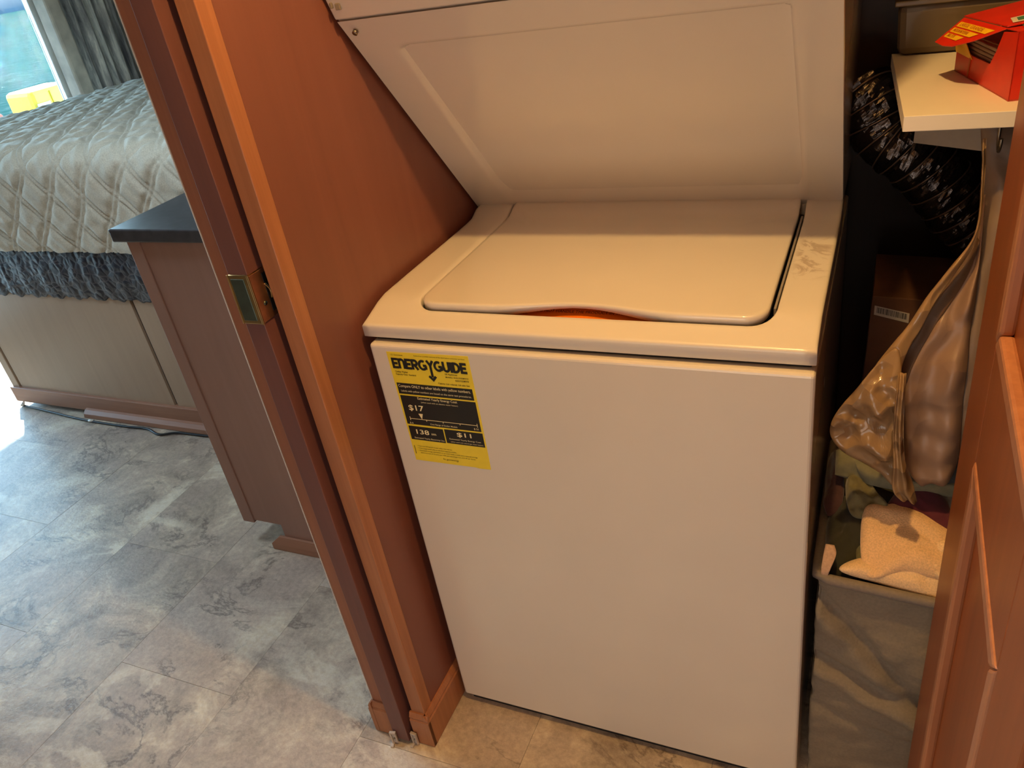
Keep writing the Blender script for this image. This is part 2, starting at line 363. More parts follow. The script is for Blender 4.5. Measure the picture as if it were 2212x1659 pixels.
def text(name, s, o0, ux, uy, w, h, m, parent=None, bold=0.0, lift=.0002):
    """flat printed lettering fitted in the box o0 + ux*w, uy*h"""
    cu = bpy.data.curves.new(name, 'FONT'); cu.body = s; cu.size = 1.0; cu.offset = bold; cu.resolution_u = 3
    tmp = bpy.data.objects.new('tmp', cu); COL.objects.link(tmp)
    me = bpy.data.meshes.new_from_object(tmp.evaluated_get(bpy.context.evaluated_depsgraph_get()))
    bpy.data.objects.remove(tmp); bpy.data.curves.remove(cu)
    co = np.zeros(len(me.vertices) * 3); me.vertices.foreach_get('co', co); co = co.reshape(-1, 3)
    lo, hi = co.min(0), co.max(0); sxx, syy = w / (hi[0] - lo[0]), h / (hi[1] - lo[1])
    ux, uy, o0 = Vector(ux).normalized(), Vector(uy).normalized(), Vector(o0); nn = ux.cross(uy)
    new = [o0 + ux * float((c[0] - lo[0]) * sxx) + uy * float((c[1] - lo[1]) * syy) + nn * lift for c in co]
    for v, c in zip(me.vertices, new): v.co = c
    me.materials.clear(); me.name = name; return link(name, me, m, parent)

# ================================================================== THE ROOM
# floor: slab with staggered vinyl tiles
fl = struct(boxes('floor', [(-3.4, 1.7, -1.75, 3.15, -.06, -.0028)], plain('tile_joint', (.30, .27, .24), .8)))
PX, PY, G = .357, .714, .0003
base_tile = None; cols_ = range(-8, 6)
for ci in cols_:
    x0 = -.185 + PX * ci; off = -.15 if ci % 2 == 0 else .208
    for rj in range(-3, 4):
        y0 = off + PY * rj
        if y0 + PY < -1.7 or y0 > 2.2 or x0 > 1.5 or x0 + PX < -3.3: continue
        if y0 > .75 and x0 > -3.0 + .0 and rj > 1: continue
        if base_tile is None:
            base_tile = boxes('tile', [(G, PX - G, G, PY - G, -.0028, 0)], TILE, fl, bev=.0002); o = base_tile
        else:
            o = base_tile.copy(); COL.objects.link(o); o.parent = fl
        o.location = (x0, y0, random.uniform(-.0001, .0001))

# partition with the pocket door: end of wall at y = -0.116
struct(boxes('wall_left', [(-.050, -.0225, -.089, .95, 0, 2.3)], WOOD))
struct(boxes('wall_bedroom_right', [(-.147, -.116, -.10, 3.1, 0, 2.3)], WALLP)); struct(boxes('wall_hall_left', [(-.147, -.0225, -1.7, -1.0, 0, 2.3)], WALLP))
struct(boxes('wall_header', [(-.147, -.0225, -1.0, -.116, 2.0, 2.3)], WOOD))
struct(boxes('trim_1', [(-.053, -.0215, -.116, -.087, 0, 2.2)], WOOD_TRIM, bev=.0016))
struct(boxes('trim_2', [(-.147, -.110, -.116, -.085, 0, 2.2)], WOOD_JAMB, bev=.0022))
struct(boxes('edge_highlight', [(-.1484, -.1470, -.1165, -.085, 0, 2.2)], plain('white_edge_highlight', (.85, .85, .85), .25), bev=.0006))  # white strip stands in for the bright window highlight on the jamb edge
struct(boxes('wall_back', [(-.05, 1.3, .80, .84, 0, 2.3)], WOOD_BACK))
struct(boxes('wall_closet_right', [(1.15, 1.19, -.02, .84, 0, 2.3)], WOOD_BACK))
struct(boxes('wall_hall_right', [(.90, 1.7, -.03, .0, 0, 2.3), (1.6, 1.64, -1.7, 0, 0, 2.3)], WOOD))
struct(boxes('wall_hall_back', [(-.147, 1.7, -1.74, -1.7, 0, 2.3)], WALLP))
struct(boxes('wall_bedroom_front', [(-3.4, -.147, -1.74, -1.7, 0, 2.3)], WALLP))
struct(boxes('wall_bedroom_back', [(-3.4, -.1, 3.1, 3.15, 0, 2.3)], WALLP))
struct(boxes('wall_window', [(-3.36, -3.3, -1.74, .15, 0, 2.3), (-3.36, -3.3, 2.27, 3.15, 0, 2.3), (-3.36, -3.3, .15, 2.27, 2.05, 2.3), (-3.36, -3.3, .15, 2.27, 0, .10)], WALLP))
struct(boxes('ceiling', [(-3.4, 1.7, -1.75, 3.15, 2.3, 2.36)], CEIL))

# baseboards: profile with an ogee cap, extruded
def baseboard(name, a, b, n, h=.092, t_=.010, m=WOOD_TRIM):
    a, b, n = Vector(a), Vector(b), Vector(n)
    prof = [(0, .002), (t_, .002), (t_, h * .80), (t_ * .72, h * .84), (t_ * .85, h * .88), (t_ * .35, h), (0, h)]
    poly = [a + n * u + Vector((0, 0, v)) for u, v in prof]
    return struct(prism(name, poly, b - a, m))
baseboard('baseboard_left', (-.0225, -.124, 0), (-.0225, .03, 0), (1, 0, 0))
bb2 = baseboard('baseboard_casing', (-.0125, -.116, 0), (-.0560, -.116, 0), (0, -1, 0))
baseboard('baseboard_jamb', (-.112, -.116, 0), (-.1465, -.116, 0), (0, -1, 0))
baseboard('baseboard_bedroom', (-.147, -.1262, 0), (-.147, .28, 0), (-1, 0, 0))

# pocket door
d1 = struct(boxes('door_1', [(-.102, -.066, -.136, -.05, .012, 1.99)], WOOD_DARK, bev=.0012))
lt = boxes('edge_latch', [(-.1024, -.0655, -.1385, -.100, .990, 1.068)], BRASS, d1, bev=.002)
boxes('latch_recess', [(-.098, -.073, -.1395, -.137, .996, 1.062)], BRASS_D, lt, bev=.001)
boxes('side_plate', [(-.0655, -.0640, -.136, -.100, .992, 1.066)], COPPER, lt, bev=.0006)
tube('screw', [(-.0640, -.1225, 1.018), (-.0628, -.1225, 1.018)], .0034, BRASS_D, lt)
boxes('finger_cup', [(-.0640, -.0634, -.112, -.100, 1.0, 1.060)], BLACK, lt, bev=.0003)
tube('pull_ring', spline([(-.0632, -.113, 1.045), (-.0605, -.109, 1.036), (-.0605, -.108, 1.028), (-.0632, -.107, 1.02)], 4), .0016, BRASS, lt, 8)
boxes('edge_lip', [(-.1035, -.1015, -.1392, -.1370, .990, 1.068), (-.0665, -.0635, -.1392, -.1365, .990, 1.068)], BRASS, lt, bev=.0005)
# floor guides of the pocket door
def guide(x, y, rz, label):
    g = empty('door_guide'); tag(g, label, 'door guide', 'plastic floor guides of the pocket door')
    boxes('plate', [(-.007, .007, -.0028, 0, .002, .036)], GUIDEP, g, bev=.001)
    boxes('lip', [(-.007, -.0032, -.006, 0, .0, .036), (.0035, .007, -.006, 0, .006, .036), (-.007, .007, -.006, 0, .033, .038)], GUIDEP, g, bev=.001)
    boxes('foot', [(-.009, -.002, -.014, 0, .0, .005)], GUIDEP, g, bev=.001)
    tube('screw', [(.0005, -.0025, .018), (.0005, -.0045, .018)], .0022, STEEL, g, 8)
    g.location = (x, y, 0); g.rotation_euler = (0, 0, rz); return g
guide(-.099, -.1385, .25, 'pale plastic door guide under the left stile, screwed to the sliding door')
guide(-.054, -.1275, -.1, 'pale plastic door guide at the foot of the right stile')

# closet door, folded out at right
d2 = empty('door_2'); struct(d2); XD = .847
def dbox(n, L, m, bev=.002, par=None): return boxes(n, L, m, par or d2, bev)
dbox('stile', [(XD, XD + .02, -.165, -.04, .02, 1.99)], WOOD_DOOR)
dbox('stile', [(XD, XD + .02, -.54, -.435, .02, 1.99)], WOOD_DOOR)
dbox('rail', [(XD, XD + .02, -.435, -.165, .90, 1.035)], WOOD_DOOR)
dbox('rail', [(XD, XD + .02, -.435, -.165, .02, .16)], WOOD_DOOR)
dbox('rail', [(XD, XD + .02, -.435, -.165, 1.85, 1.99)], WOOD_DOOR)
dbox('panel', [(XD + .010, XD + .016, -.45, -.15, .15, .91)], WOOD_DOOR)
dbox('panel', [(XD + .010, XD + .016, -.45, -.15, 1.02, 1.86)], WOOD_DOOR)
def molding(z0, z1, y0, y1):
    w = .020
    for poly, off in (([(y0, z0), (y0 + w, z0 + w), (y0 + w, z1 - w), (y0, z1)], 0), ([(y1, z0), (y1 - w, z0 + w), (y1 - w, z1 - w), (y1, z1)], 0),
                      ([(y0, z0), (y1, z0), (y1 - w, z0 + w), (y0 + w, z0 + w)], 0), ([(y0, z1), (y1, z1), (y1 - w, z1 - w), (y0 + w, z1 - w)], 0)):
        prism('molding', [(XD - .002, y, z) for y, z in poly], (.013, 0, 0), WOOD_TRIM, d2, .0035)
molding(.16, .90, -.435, -.165); molding(1.035, 1.85, -.435, -.165)

# glass door / window to the lake
w1 = empty('window_1'); struct(w1)
boxes('frame', [(-3.35, -3.29, .15, .21, .10, 2.05), (-3.35, -3.31, 2.225, 2.27, .10, 2.05), (-3.35, -3.29, .21, 2.21, 1.99, 2.05), (-3.35, -3.29, .21, 2.21, .10, .14), (-3.35, -3.29, 1.13, 1.19, .14, 1.99)], FIBRE, w1, .003)
boxes('pane', [(-3.322, -3.318, .21, 1.13, .14, 1.99)], GLASS, w1); boxes('pane', [(-3.322, -3.318, 1.19, 2.21, .14, 1.99)], GLASS, w1)

# ================================================================== LAUNDRY UNIT
LU = empty('laundry_center'); tag(LU, 'white stacked laundry unit, top-load washer under a dryer, yellow energy sticker on its front', 'washer dryer')
boxes('plinth', [(.012, .668, .012, .66, .0, .022)], BLACK, LU)
cab = boxes('washer_cabinet', [(.0, .680, .0, .68, .020, .8868)], ENAMEL, LU, bev=.0055); cab.modifiers[0].segments = 3
boxes('seam_gap', [(.006, .673, .020, .66, .884, .894)], BLACK, LU)
# deck with a rounded opening for the lid
def sstep(a, b, x):
    u = min(1, max(0, (x - a) / (b - a))); return u * u * (3 - 2 * u)
def deck_z(y): return 0 + .9165 + .0185 * min(1, max(0, (y - .012) / .066)) - .0015 * sstep(.1, .4, y) + .016 * sstep(.425, .478, y)
HX0, HX1, HY0, HY1, HR = .068, .621, .050, .52, .036
DX0, DX1, DY0, DY1 = -.0105, .6795, .010, .50
def rrect(x0, x1, y0, y1, r, n=8, rb=None):
    rb = r if rb is None else rb; P = []
    for cx, cy, a0, rr in ((x0 + r, y0 + r, PI, r), (x1 - r, y0 + r, 1.5 * PI, r), (x1 - rb, y1 - rb, 0, rb), (x0 + rb, y1 - rb, .5 * PI, rb)):
        for k in range(n + 1): P.append((cx + rr * math.cos(a0 + PI / 2 * k / n), cy + rr * math.sin(a0 + PI / 2 * k / n)))
    out = []
    for i in range(len(P)):
        a, b = P[i], P[(i + 1) % len(P)]; d = math.dist(a, b); s = max(1, int(d / .02))
        for k in range(s): out.append((a[0] + (b[0] - a[0]) * k / s, a[1] + (b[1] - a[1]) * k / s))
    return out
inner = rrect(HX0, HX1, HY0, .484, HR, 8, .006)
def clampout(p, e):
    x, y = p; cx, cy = .5 * (DX0 + DX1), .26
    # project outward from the opening to the deck rectangle
    dx = min(p[0] - DX0, DX1 - p[0]); dy = min(p[1] - DY0, DY1 - p[1])
    vx, vy = x - cx, (y - cy) * 1.5
    k = 1e9
    if vx > 0: k = min(k, (DX1 - e - cx) / vx)
    if vx < 0: k = min(k, (DX0 + e - cx) / vx)
    if vy > 0: k = min(k, (DY1 - cy) * 1.5 / vy)
    if vy < 0: k = min(k, (DY0 + e - cy) * 1.5 / vy)
    return (cx + vx * k, cy + vy * k / 1.5)
# add corner-exact rays
outer = [clampout(q, .004) for q in inner]
for cxy in ((DX0 + .004, DY0 + .004), (DX1 - .004, DY0 + .004), (DX0 + .004, DY1), (DX1 - .004, DY1)):
    j = min(range(len(outer)), key=lambda i: math.dist(outer[i], cxy)); outer[j] = cxy
V, F = [], []; K = len(inner)
def ring(pts, zf): b = len(V); V.extend([(x, y, zf(x, y)) for x, y in pts]); return b
rings = [ring(inner, lambda x, y: deck_z(y) - .030), ring(inner, lambda x, y: deck_z(y) - .0045)]
shr = [(a[0] + (b[0] - a[0]) * .04, a[1] + (b[1] - a[1]) * .04) for a, b in zip(inner, outer)]
rings.append(ring([(a[0] + (b[0] - a[0]) * .012, a[1] + (b[1] - a[1]) * .012) for a, b in zip(inner, outer)], lambda x, y: deck_z(y) - .0012))
rings.append(ring(shr, lambda x, y: deck_z(y)))
for q in (.2, .4, .6, .8, .93, 1.0):
    rings.append(ring([(a[0] + (b[0] - a[0]) * q, a[1] + (b[1] - a[1]) * q) for a, b in zip(inner, outer)], lambda x, y: deck_z(y)))
def push(p, e): return (min(DX1, max(DX0, p[0] + (e if p[0] > .5 * (DX0 + DX1) else -e) * (1 if min(p[0] - DX0, DX1 - p[0]) < .0045 else 0))), p[1] - (e if p[1] < DY0 + .0045 else 0))
rings.append(ring([push(q, .0028) for q in outer], lambda x, y: deck_z(y) - .0010))
rings.append(ring([push(q, .0040) for q in outer], lambda x, y: deck_z(y) - .0030))
rings.append(ring([push(q, .004) for q in outer], lambda x, y: deck_z(y) - .0060))
rings.append(ring([push(q, .004) for q in outer], lambda x, y: .8955))
rings.append(ring([push(q, .0) for q in outer], lambda x, y: .8925))
for a, b in zip(rings, rings[1:]):
    for k in range(K): F.append((a + k, a + (k + 1) % K, b + (k + 1) % K, b + k))
fromdata('washer_deck', V, F, DECK, LU, True)
# tub ledge and warning label seen through the finger notch
boxes('tub_well', [(HX0 - .01, HX1 + .01, HY0 - .012, .49, .862, .872)], BLACK, LU)
wl = prism('warning_label', [(.215, .056, .908), (.460, .056, .908), (.460, .090, .9229), (.215, .090, .9229)], (0, .001, -.003), ORANGE, LU)
def WL(x, y): return (x, y, .908 + .4375 * (y - .056))
text('lettering', 'DANGER', WL(.225, .0745), (1, 0, 0), (0, .916, .4), .030, .004, LABELK, wl, 0)
text('lettering', 'DO NOT HANDLE THE PRODUCT IN THIS MANNER', WL(.268, .0795), (1, 0, 0), (0, .916, .4), .175, .0052, LABELK, wl, 0)
# lid with bowed finger notch
LXa, LXb, LYa, LYb = .0725, .6125, .0530, .484
def lid_front(x):
    u = (x - .345) / .155
    return .0185 * (math.cos(PI * u) * .5 + .5) if abs(u) < 1 else 0.0
lo = rrect(LXa, LXb, LYa, LYb, .033, 8, .005)
def lidpt(p, ins):
    x, y = p; cx, cy = .5 * (LXa + LXb), .26; f = 1 - ins
    X = cx + (x - cx) * (1 - ins * .9); Y = cy + (y - cy) * (1 - ins * 1.1)
    wgt = max(0, 1 - (Y - LYa) / .06); return X, Y + lid_front(x) * (wgt if y < .09 else 0)
V, F = [], []; K = len(lo)
def lidz(x, y): return deck_z(max(y, .10)) + .0036
def notch(x, y): return lid_front(x) / .0185 if y < .09 else 0.0
rings = [ring([lidpt(q, .012) for q in lo], lambda x, y: deck_z(y) - .007 + .0046 * notch(x, y)), ring([lidpt(q, .0) for q in lo], lambda x, y: deck_z(y) - .007 + .0046 * notch(x, y)),
         ring([lidpt(q, 0) for q in lo], lambda x, y: lidz(x, y) - .0035), ring([lidpt(q, .004) for q in lo], lambda x, y: lidz(x, y) - .0012), ring([lidpt(q, .012) for q in lo], lambda x, y: lidz(x, y) - .0002), ring([lidpt(q, .03) for q in lo], lidz)]
for s in (.08, .16, .26, .4, .6, .8): rings.append(ring([lidpt(q, s) for q in lo], lidz))
for a, b in zip(rings, rings[1:]):
    for k in range(K): F.append((a + k, a + (k + 1) % K, b + (k + 1) % K, b + k))
F.append(tuple(rings[-1] + k for k in range(K)))
F = F[:-1]; cidx = len(V); V.append((.3425, .26, lidz(.3425, .26)))
for k in range(K): F.append((rings[-1] + k, rings[-1] + (k + 1) % K, cidx))
fromdata('washer_lid', V, F, ENAMEL, LU, True)
boxes('lid_seal', [(HX1 - .0045, HX1 - .0015, .09, .44, .915, .9335)], plain('grey_seal', (.25, .23, .2), .4), LU)
# sloped lower panel with a shallow pressed field
NU, NV = 120, 90; P = np.zeros((NV + 1, NU + 1, 3)); A0 = Vector((0, .488, .9335)); A1 = Vector((0, .1500, 1.3465)); sl = (A1 - A0); ln = sl.length; nn = Vector((0, -sl.z, sl.y)).normalized()
for j in range(NV + 1):
    for i in range(NU + 1):
        u, v = i / NU, j / NV; x = -.0155 + .694 * u
        l_ = .047 + .010 * (1 - v); r_x = .608
        a = sstep(l_, l_ + .030, x) * (1 - sstep(r_x, r_x + .014, x)); b = sstep(.02, .22, v) * (1 - sstep(.868, .885, v))
        dep = .016 * a * b
        q = A0 + sl * v - nn * dep; bow = .004 * math.sin(PI * v)
        P[j, i] = (x, q.y, q.z)
gridmesh('lower_panel', P, ENAMEL, LU)
# dryer: profile in y,z, extruded across, lips outward above the seam
prof = [(.1535, 1.3500), (.1485, 1.3490), (.1100, 1.440), (.1060, 1.47), (.1060, 2.02), (.75, 2.02), (.75, .94), (.492, .94)]
dr = prism('dryer_cabinet', [(-.0175, y, z) for y, z in prof], (.6965, 0, 0), ENAMEL, LU, .003)
for xx in (.006, .655): tube('screw', [(xx, .1595, 1.330), (xx, .1560, 1.3275)], .0042, STEEL, LU, 14)
boxes('badge_mark', [(-.0120, -.0080, .1345, .1395, 1.366, 1.374), (-.004, .004, .1365, .1405, 1.363, 1.372)], plain('worn_badge', (.22, .19, .16), .4), LU, .001)
# energy label
X0, Z0, LW, LH = .0310, .8750, .1485, .2165
def LP(u, v, y=-.0004): return (X0 + LW * u, y, Z0 - LH * v)
el = prism('energy_label', [LP(0, 0), LP(1, -.01), LP(1.005, .5), LP(1, 1.0), LP(.86, 1.004), LP(.8, .998), LP(.5, 1.0), LP(.022, 1.0), LP(.012, .6)], (0, .0007, 0), LABELY, LU)
def lq(name, u0, v0, u1, v1, m, y=-.0006): return prism(name, [LP(u0, v0, y), LP(u1, v0, y), LP(u1, v1, y), LP(u0, v1, y)], (0, .0002, 0), m, el)
for q in ((.030, .268, .970, .366), (.034, .380, .978, .646), (.038, .664, .488, .794), (.503, .660, .985, .790)): lq('black_field', *q, LABELK)
def lt_(s, u0, vb, u1, cap, m, bold=0.0, nm='lettering'): return text(nm, s, LP(u0, vb, -.0007), (1, 0, 0), (0, 0, 1), (u1 - u0) * LW, cap * LH, m, el, bold, .0002)
lt_('U.S. Government', .05, .028, .20, .013, LABELK); lt_('Federal law prohibits removal of this label before consumer purchase', .342, .026, .955, .013, LABELK)
lt_('Clothes Washer', .054, .175, .215, .016, LABELK, .01); lt_('Capacity Class: Standard', .054, .200, .309, .018, LABELK, .01)
lt_('GE Appliances', .678, .166, .826, .016, LABELK, .01); lt_('Model(s): GUD27ESSMWW', .68, .190, .955, .015, LABELK, .01); lt_('GUD27GSSMWW', .79, .212, .955, .014, LABELK, .01)
lt_('Capacity (tub volume): 3.8 cubic feet', .57, .252, .953, .018, LABELK, .01)
lt_('Compare ONLY to other labels with yellow numbers.', .047, .312, .946, .032, LABELC, .005)
lt_('Labels with yellow numbers are based on the same test procedures.', .067, .350, .946, .022, LABELC)
lt_('Estimated Yearly Energy Cost', .255, .412, .752, .028, LABELC, .008); lt_('(when used with an electric water heater)', .29, .438, .752, .016, LABELC)
lt_('$17', .107, .520, .302, .058, LABELC, .012)
prism('marker', [LP(.216, .540, -.0008), LP(.272, .538, -.0008), LP(.247, .590, -.0008)], (0, .0002, 0), LABELC, el)
lq('scale_line', .09, .5895, .945, .5935, LABELC, -.0008)
for u in (.092, .303, .515, .727, .942): lq('scale_tick', u - .003, .574 if u in (.092, .942) else .592, u + .003, .608 if u in (.092, .942) else .606, LABELC, -.0009)
lt_('$ 6', .074, .642, .118, .018, LABELC, .01); lt_('$ 51', .893, .634, .95, .018, LABELC, .01); lt_('Cost Range of Similar Models', .342, .637, .685, .018, LABELC, .005)
lt_('138', .128, .735, .295, .044, LABELC, .012); lt_('kWh', .325, .732, .385, .018, LABELC, .01); lt_('Estimated Yearly Electricity Use', .087, .785, .477, .019, LABELC)
lt_('$11', .658, .722, .839, .046, LABELC, .012); lt_('Estimated Yearly Energy Cost', .55, .756, .945, .018, LABELC); lt_('(when used with natural gas water heater)', .56, .780, .965, .014, LABELC)
for k, (s, e) in enumerate((('Your cost will depend on your utility rates and use.', .55), ('Cost range based only on standard capacity models.', .60), ('Estimated energy cost based on six wash loads a week and a national average', .86), ('electricity cost of 12 cents per kWh and natural gas cost of $1.09 per therm.', .83))):
    lt_(('• ' if k < 3 else '') + s, .094 if k < 3 else .115, .862 + k * .022, e, .014, LABELK)
lt_('ftc.gov/energy', .403, .968, .604, .022, LABELK)
lq('red_tick', .045, .855, .052, .935, LABELK)
# bold stroke lettering of the heading
def stroke(P, w):
    V, F = [], []; n = len(P)
    for i in range(n):
        a = Vector(P[max(i - 1, 0)]); b = Vector(P[min(i + 1, n - 1)]); c = Vector(P[i]); d1_ = (c - a); d2_ = (b - c)
        if i == 0: t_ = d2_.normalized(); k = 1
        elif i == n - 1: t_ = d1_.normalized(); k = 1
        else:
            t_ = (d1_.normalized() + d2_.normalized()).normalized(); k = 1 / max(.5, t_.dot(d1_.normalized()))
        nr = Vector((-t_.y, t_.x)) * (w / 2 * k); V += [c + nr, c - nr]
    for i in range(n - 1): F.append((2 * i, 2 * i + 1, 2 * i + 3, 2 * i + 2))
    return V, F
def arc(cx, cy, rx, ry, a0, a1, n=12): return [(cx + rx * math.cos(math.radians(a0 + (a1 - a0) * k / n)), cy + ry * math.sin(math.radians(a0 + (a1 - a0) * k / n))) for k in range(n + 1)]
w_ = .235
GL = dict(E=(.62, [[(.10, 0), (.10, 1)], [(.0, .095), (.6, .095)], [(.0, .5), (.55, .5)], [(.0, .905), (.6, .905)]]),
          N=(.68, [[(.10, 0), (.10, 1)], arc(.33, .62, .24, .285, 150, 0) + [(.57, 0)]]),
          R=(.68, [[(.10, 0), (.10, 1)], [(.05, .905), (.34, .905)] + arc(.36, .68, .2, .225, 90, -90) + [(.05, .455)], [(.30, .45), (.60, 0)]]),
          G=(.84, [arc(.43, .5, .33, .405, 55, 330, 20), [(.45, .46), (.80, .46)], [(.72, .10), (.72, .46)]]),
          Y=(.66, [[(.04, 1), (.33, .52)], [(.62, 1), (.33, .52)], [(.33, .58), (.33, -.62)], [(.0, -.52), (.33, -.88), (.66, -.52)]]),
          U=(.72, [[(.10, 1), (.10, .4)] + arc(.35, .4, .25, .305, 180, 360) + [(.60, 1)]]),
          I=(.24, [[(.10, 0), (.10, 1)]]), D=(.72, [[(.10, 0), (.10, 1)], [(.05, .905), (.2, .905)] + arc(.24, .5, .36, .405, 90, -90) + [(.05, .095)]]))
word = 'ENERGYGUIDE'; tot = sum(GL[c][0] for c in word); x = 0; V, F = [], []
for c in word:
    wd, SS = GL[c]
    for s in SS:
        v_, f_q = stroke(s, w_); b = len(V)
        V += [LP(.042 + (x + q.x) / tot * .918, .138 - q.y * .088, -.0009 - .00001 * len(V) / 50) for q in v_]; F += [tuple(b + i for i in q) for q in f_q]
    x += wd
fromdata('heading', V, F, LABELK, el)

# ================================================================== RIGHT SIDE OF THE CLOSET
sh = prism('shelf', [(.7555, .199, 1.154), (1.14, .199, 1.154), (1.14, .59, 1.154), (.734, .59, 1.154)], (0, 0, -.0195), SHELFW, None, .0008); tag(sh, 'white melamine shelf board above the hamper, holding a red carton', 'shelf')
cl = prism('support_board', [(.865, .400, 1.046), (.776, .465, 1.043), (.779, .468, 1.1345), (.865, .400, 1.1345)], (.012, .016, 0), plain('grey_support', (.40, .36, .31), .7), None, .0005); tag(cl, 'small grey board fixed under the white shelf', 'board')
bn = empty('storage_bin'); tag(bn, 'frosted plastic bin with a pale rim at the back of the white shelf', 'storage bin')
prism('bin_body', [(.742, .560, 1.1545), (1.10, .560, 1.1545), (1.10, .552, 1.232), (.738, .552, 1.232)], (0, .16, 0), BIN, bn, .012)
prism('bin_rim', [(.733, .546, 1.230), (1.105, .546, 1.230), (1.105, .546, 1.238), (.733, .546, 1.238)], (0, .175, 0), BIN, bn, .002)
# red carton with cut-out side, hinged lid and flap
cb = empty('carton'); tag(cb, 'open red carton with a yellow-panelled lid flap on the white shelf', 'carton')
O = Vector((.871, .243, 1.1542)); A = Vector((-.051, .19, 0)).normalized(); Bv = Vector((A.y, -A.x, 0))
def cp(s, b, z): return O + A * s + Bv * b + Vector((0, 0, z))
prism('side_wall', [cp(0, 0, 0), cp(.2, 0, 0), cp(.2, 0, .030), cp(.142, 0, .030), cp(.074, 0, .031), (cp(.058, 0, .05)), cp(.044, 0, .074), cp(0, 0, .080)], Bv * .0012, RED, cb)
prism('end_wall', [cp(0, 0, 0), cp(0, .07, 0), cp(0, .07, .080), cp(0, .0, .080)], A * .0012, RED, cb)
prism('end_wall', [cp(.2, 0, 0), cp(.2, .07, 0), cp(.2, .07, .06), cp(.2, .0, .030)], -A * .0012, REDIN, cb)
prism('back_wall', [cp(0, .07, 0), cp(.2, .07, 0), cp(.2, .07, .078), cp(0, .07, .078)], -Bv * .0012, RED, cb)
prism('base', [cp(0, 0, .0005), cp(.2, 0, .0005), cp(.2, .07, .0005), cp(0, .07, .0005)], (0, 0, .001), REDIN, cb)
prism('inner_tab', [cp(.135, -.001, .026), cp(.2, -.001, .026), cp(.205, -.004, .050), cp(.16, -.004, .046)], Bv * .001, YEL, cb)
prism('seam_strip', [cp(.143, -.0012, .001), cp(.147, -.0012, .001), cp(.143, -.0012, .031), cp(.139, -.0012, .031)], Bv * .001, INKRED, cb)
prism('front_panel', [cp(-.0008, .012, .056), cp(-.0008, .024, .056), cp(-.0008, .024, .072), cp(-.0008, .012, .072)], A * .0006, PAPERW, cb)
H0 = Vector((.862, .280, 1.2335)); H1 = Vector((.822, .416, 1.228)); Pa = Vector((.788, .386, 1.205)); Pb = Vector((.806, .330, 1.208)); Pc = Vector((.828, .306, 1.217))
nfl = (H1 - H0).cross(Pa - H0).normalized()
if nfl.z < 0: nfl = -nfl
fp = prism('lid_flap', [H0, H1, Vector((.7975, .394, 1.2115)), Pa, (Pa + Pb) / 2 - Vector((.001, .001, .0015)), Pb, Pc], nfl * -.0012, RED, cb)
def on_flap(s, t_): # s along hinge from H1 (back) to H0, t_ outward
    e = H1 + (H0 - H1) * s; f0 = Pa + (Pb - Pa) * 1.0; g = Vector((.7885, .386, 1.205)) + (Vector((.826, .250, 1.2105)) - Vector((.7885, .386, 1.205))) * s
    return e + (g - e) * t_
def trimq(s0, s1, t0, t1): return [on_flap(s0, t0), on_flap(s1, t0), on_flap(s1, t1), on_flap(s0, t1)]
rows_ = [(.16, .34, .86, .76, 'LARGE  GRANDE'), (.39, .56, .66, .56, 'MEDIUM MOYENNE'), (.61, .77, .47, .38, 'SMALL  PETITE')]
for t0, t1, e0, e1, s in rows_:
    prism('yellow_panel', [on_flap(.05, t0) + nfl * .0002, on_flap(e0, t0) + nfl * .0002, on_flap(e1, t1) + nfl * .0002, on_flap(.05, t1) + nfl * .0002], nfl * .0002, YEL, fp)
    a, b = on_flap(.10, t1 - .04), on_flap(e1 - .10, t1 - .04); up_ = (on_flap(.1, t0) - on_flap(.1, t1)).normalized()
    text('lettering', s, a + nfl * .0006, b - a, up_, (b - a).length, .0058, INKRED, fp, .01, 0)
L0, L1 = H0 + Vector((0, 0, .001)), H1 + Vector((0, 0, .001))
lidp = prism('lid', [L1, L0, L0 + Vector((.085, -.005, .012)), L1 + Vector((.085, .02, .012))], (0, 0, .0014), RED, cb)
prism('green_mark', [L0 + Vector((.012, .014, .0042)), L0 + Vector((.055, .010, .0102)), L0 + Vector((.055, .040, .0102)), L0 + Vector((.012, .034, .0042))], (0, 0, .0004), GREEN, lidp)
prism('pale_mark', [L0 + Vector((.006, .008, .0032)), L0 + Vector((.062, .003, .0108)), L0 + Vector((.062, .048, .0108)), L0 + Vector((.006, .040, .0032))], (0, 0, .0003), PAPERW, lidp)
prism('tuck_flap', [cp(0, 0, .080), cp(.0, .07, .080), cp(.030, .07, .083), cp(.040, 0, .078)], (0, 0, .001), RED, cb)
prism('green_mark', [cp(.006, .012, .0815), cp(.006, .05, .0815), cp(.026, .05, .083), cp(.030, .014, .082)], (0, 0, .0005), GREEN, cb)
st_ = empty('folded_bags'); tag(st_, 'stack of folded grey-brown bags inside the open red carton', 'bags')
GB = plain('folded_bag_film', (.30, .24, .17), .55, var=.15)
for k in range(9):
    z = .004 + k * .0052; e = .0015 * math.sin(k * 2.3)
    prism('sheet', [cp(.06 + e, .004, z), cp(.19 + e, .004, z), cp(.19 + e, .066, z + .006), cp(.06 + e, .066, z + .006)], (0, 0, .0042), GB, st_, .001)

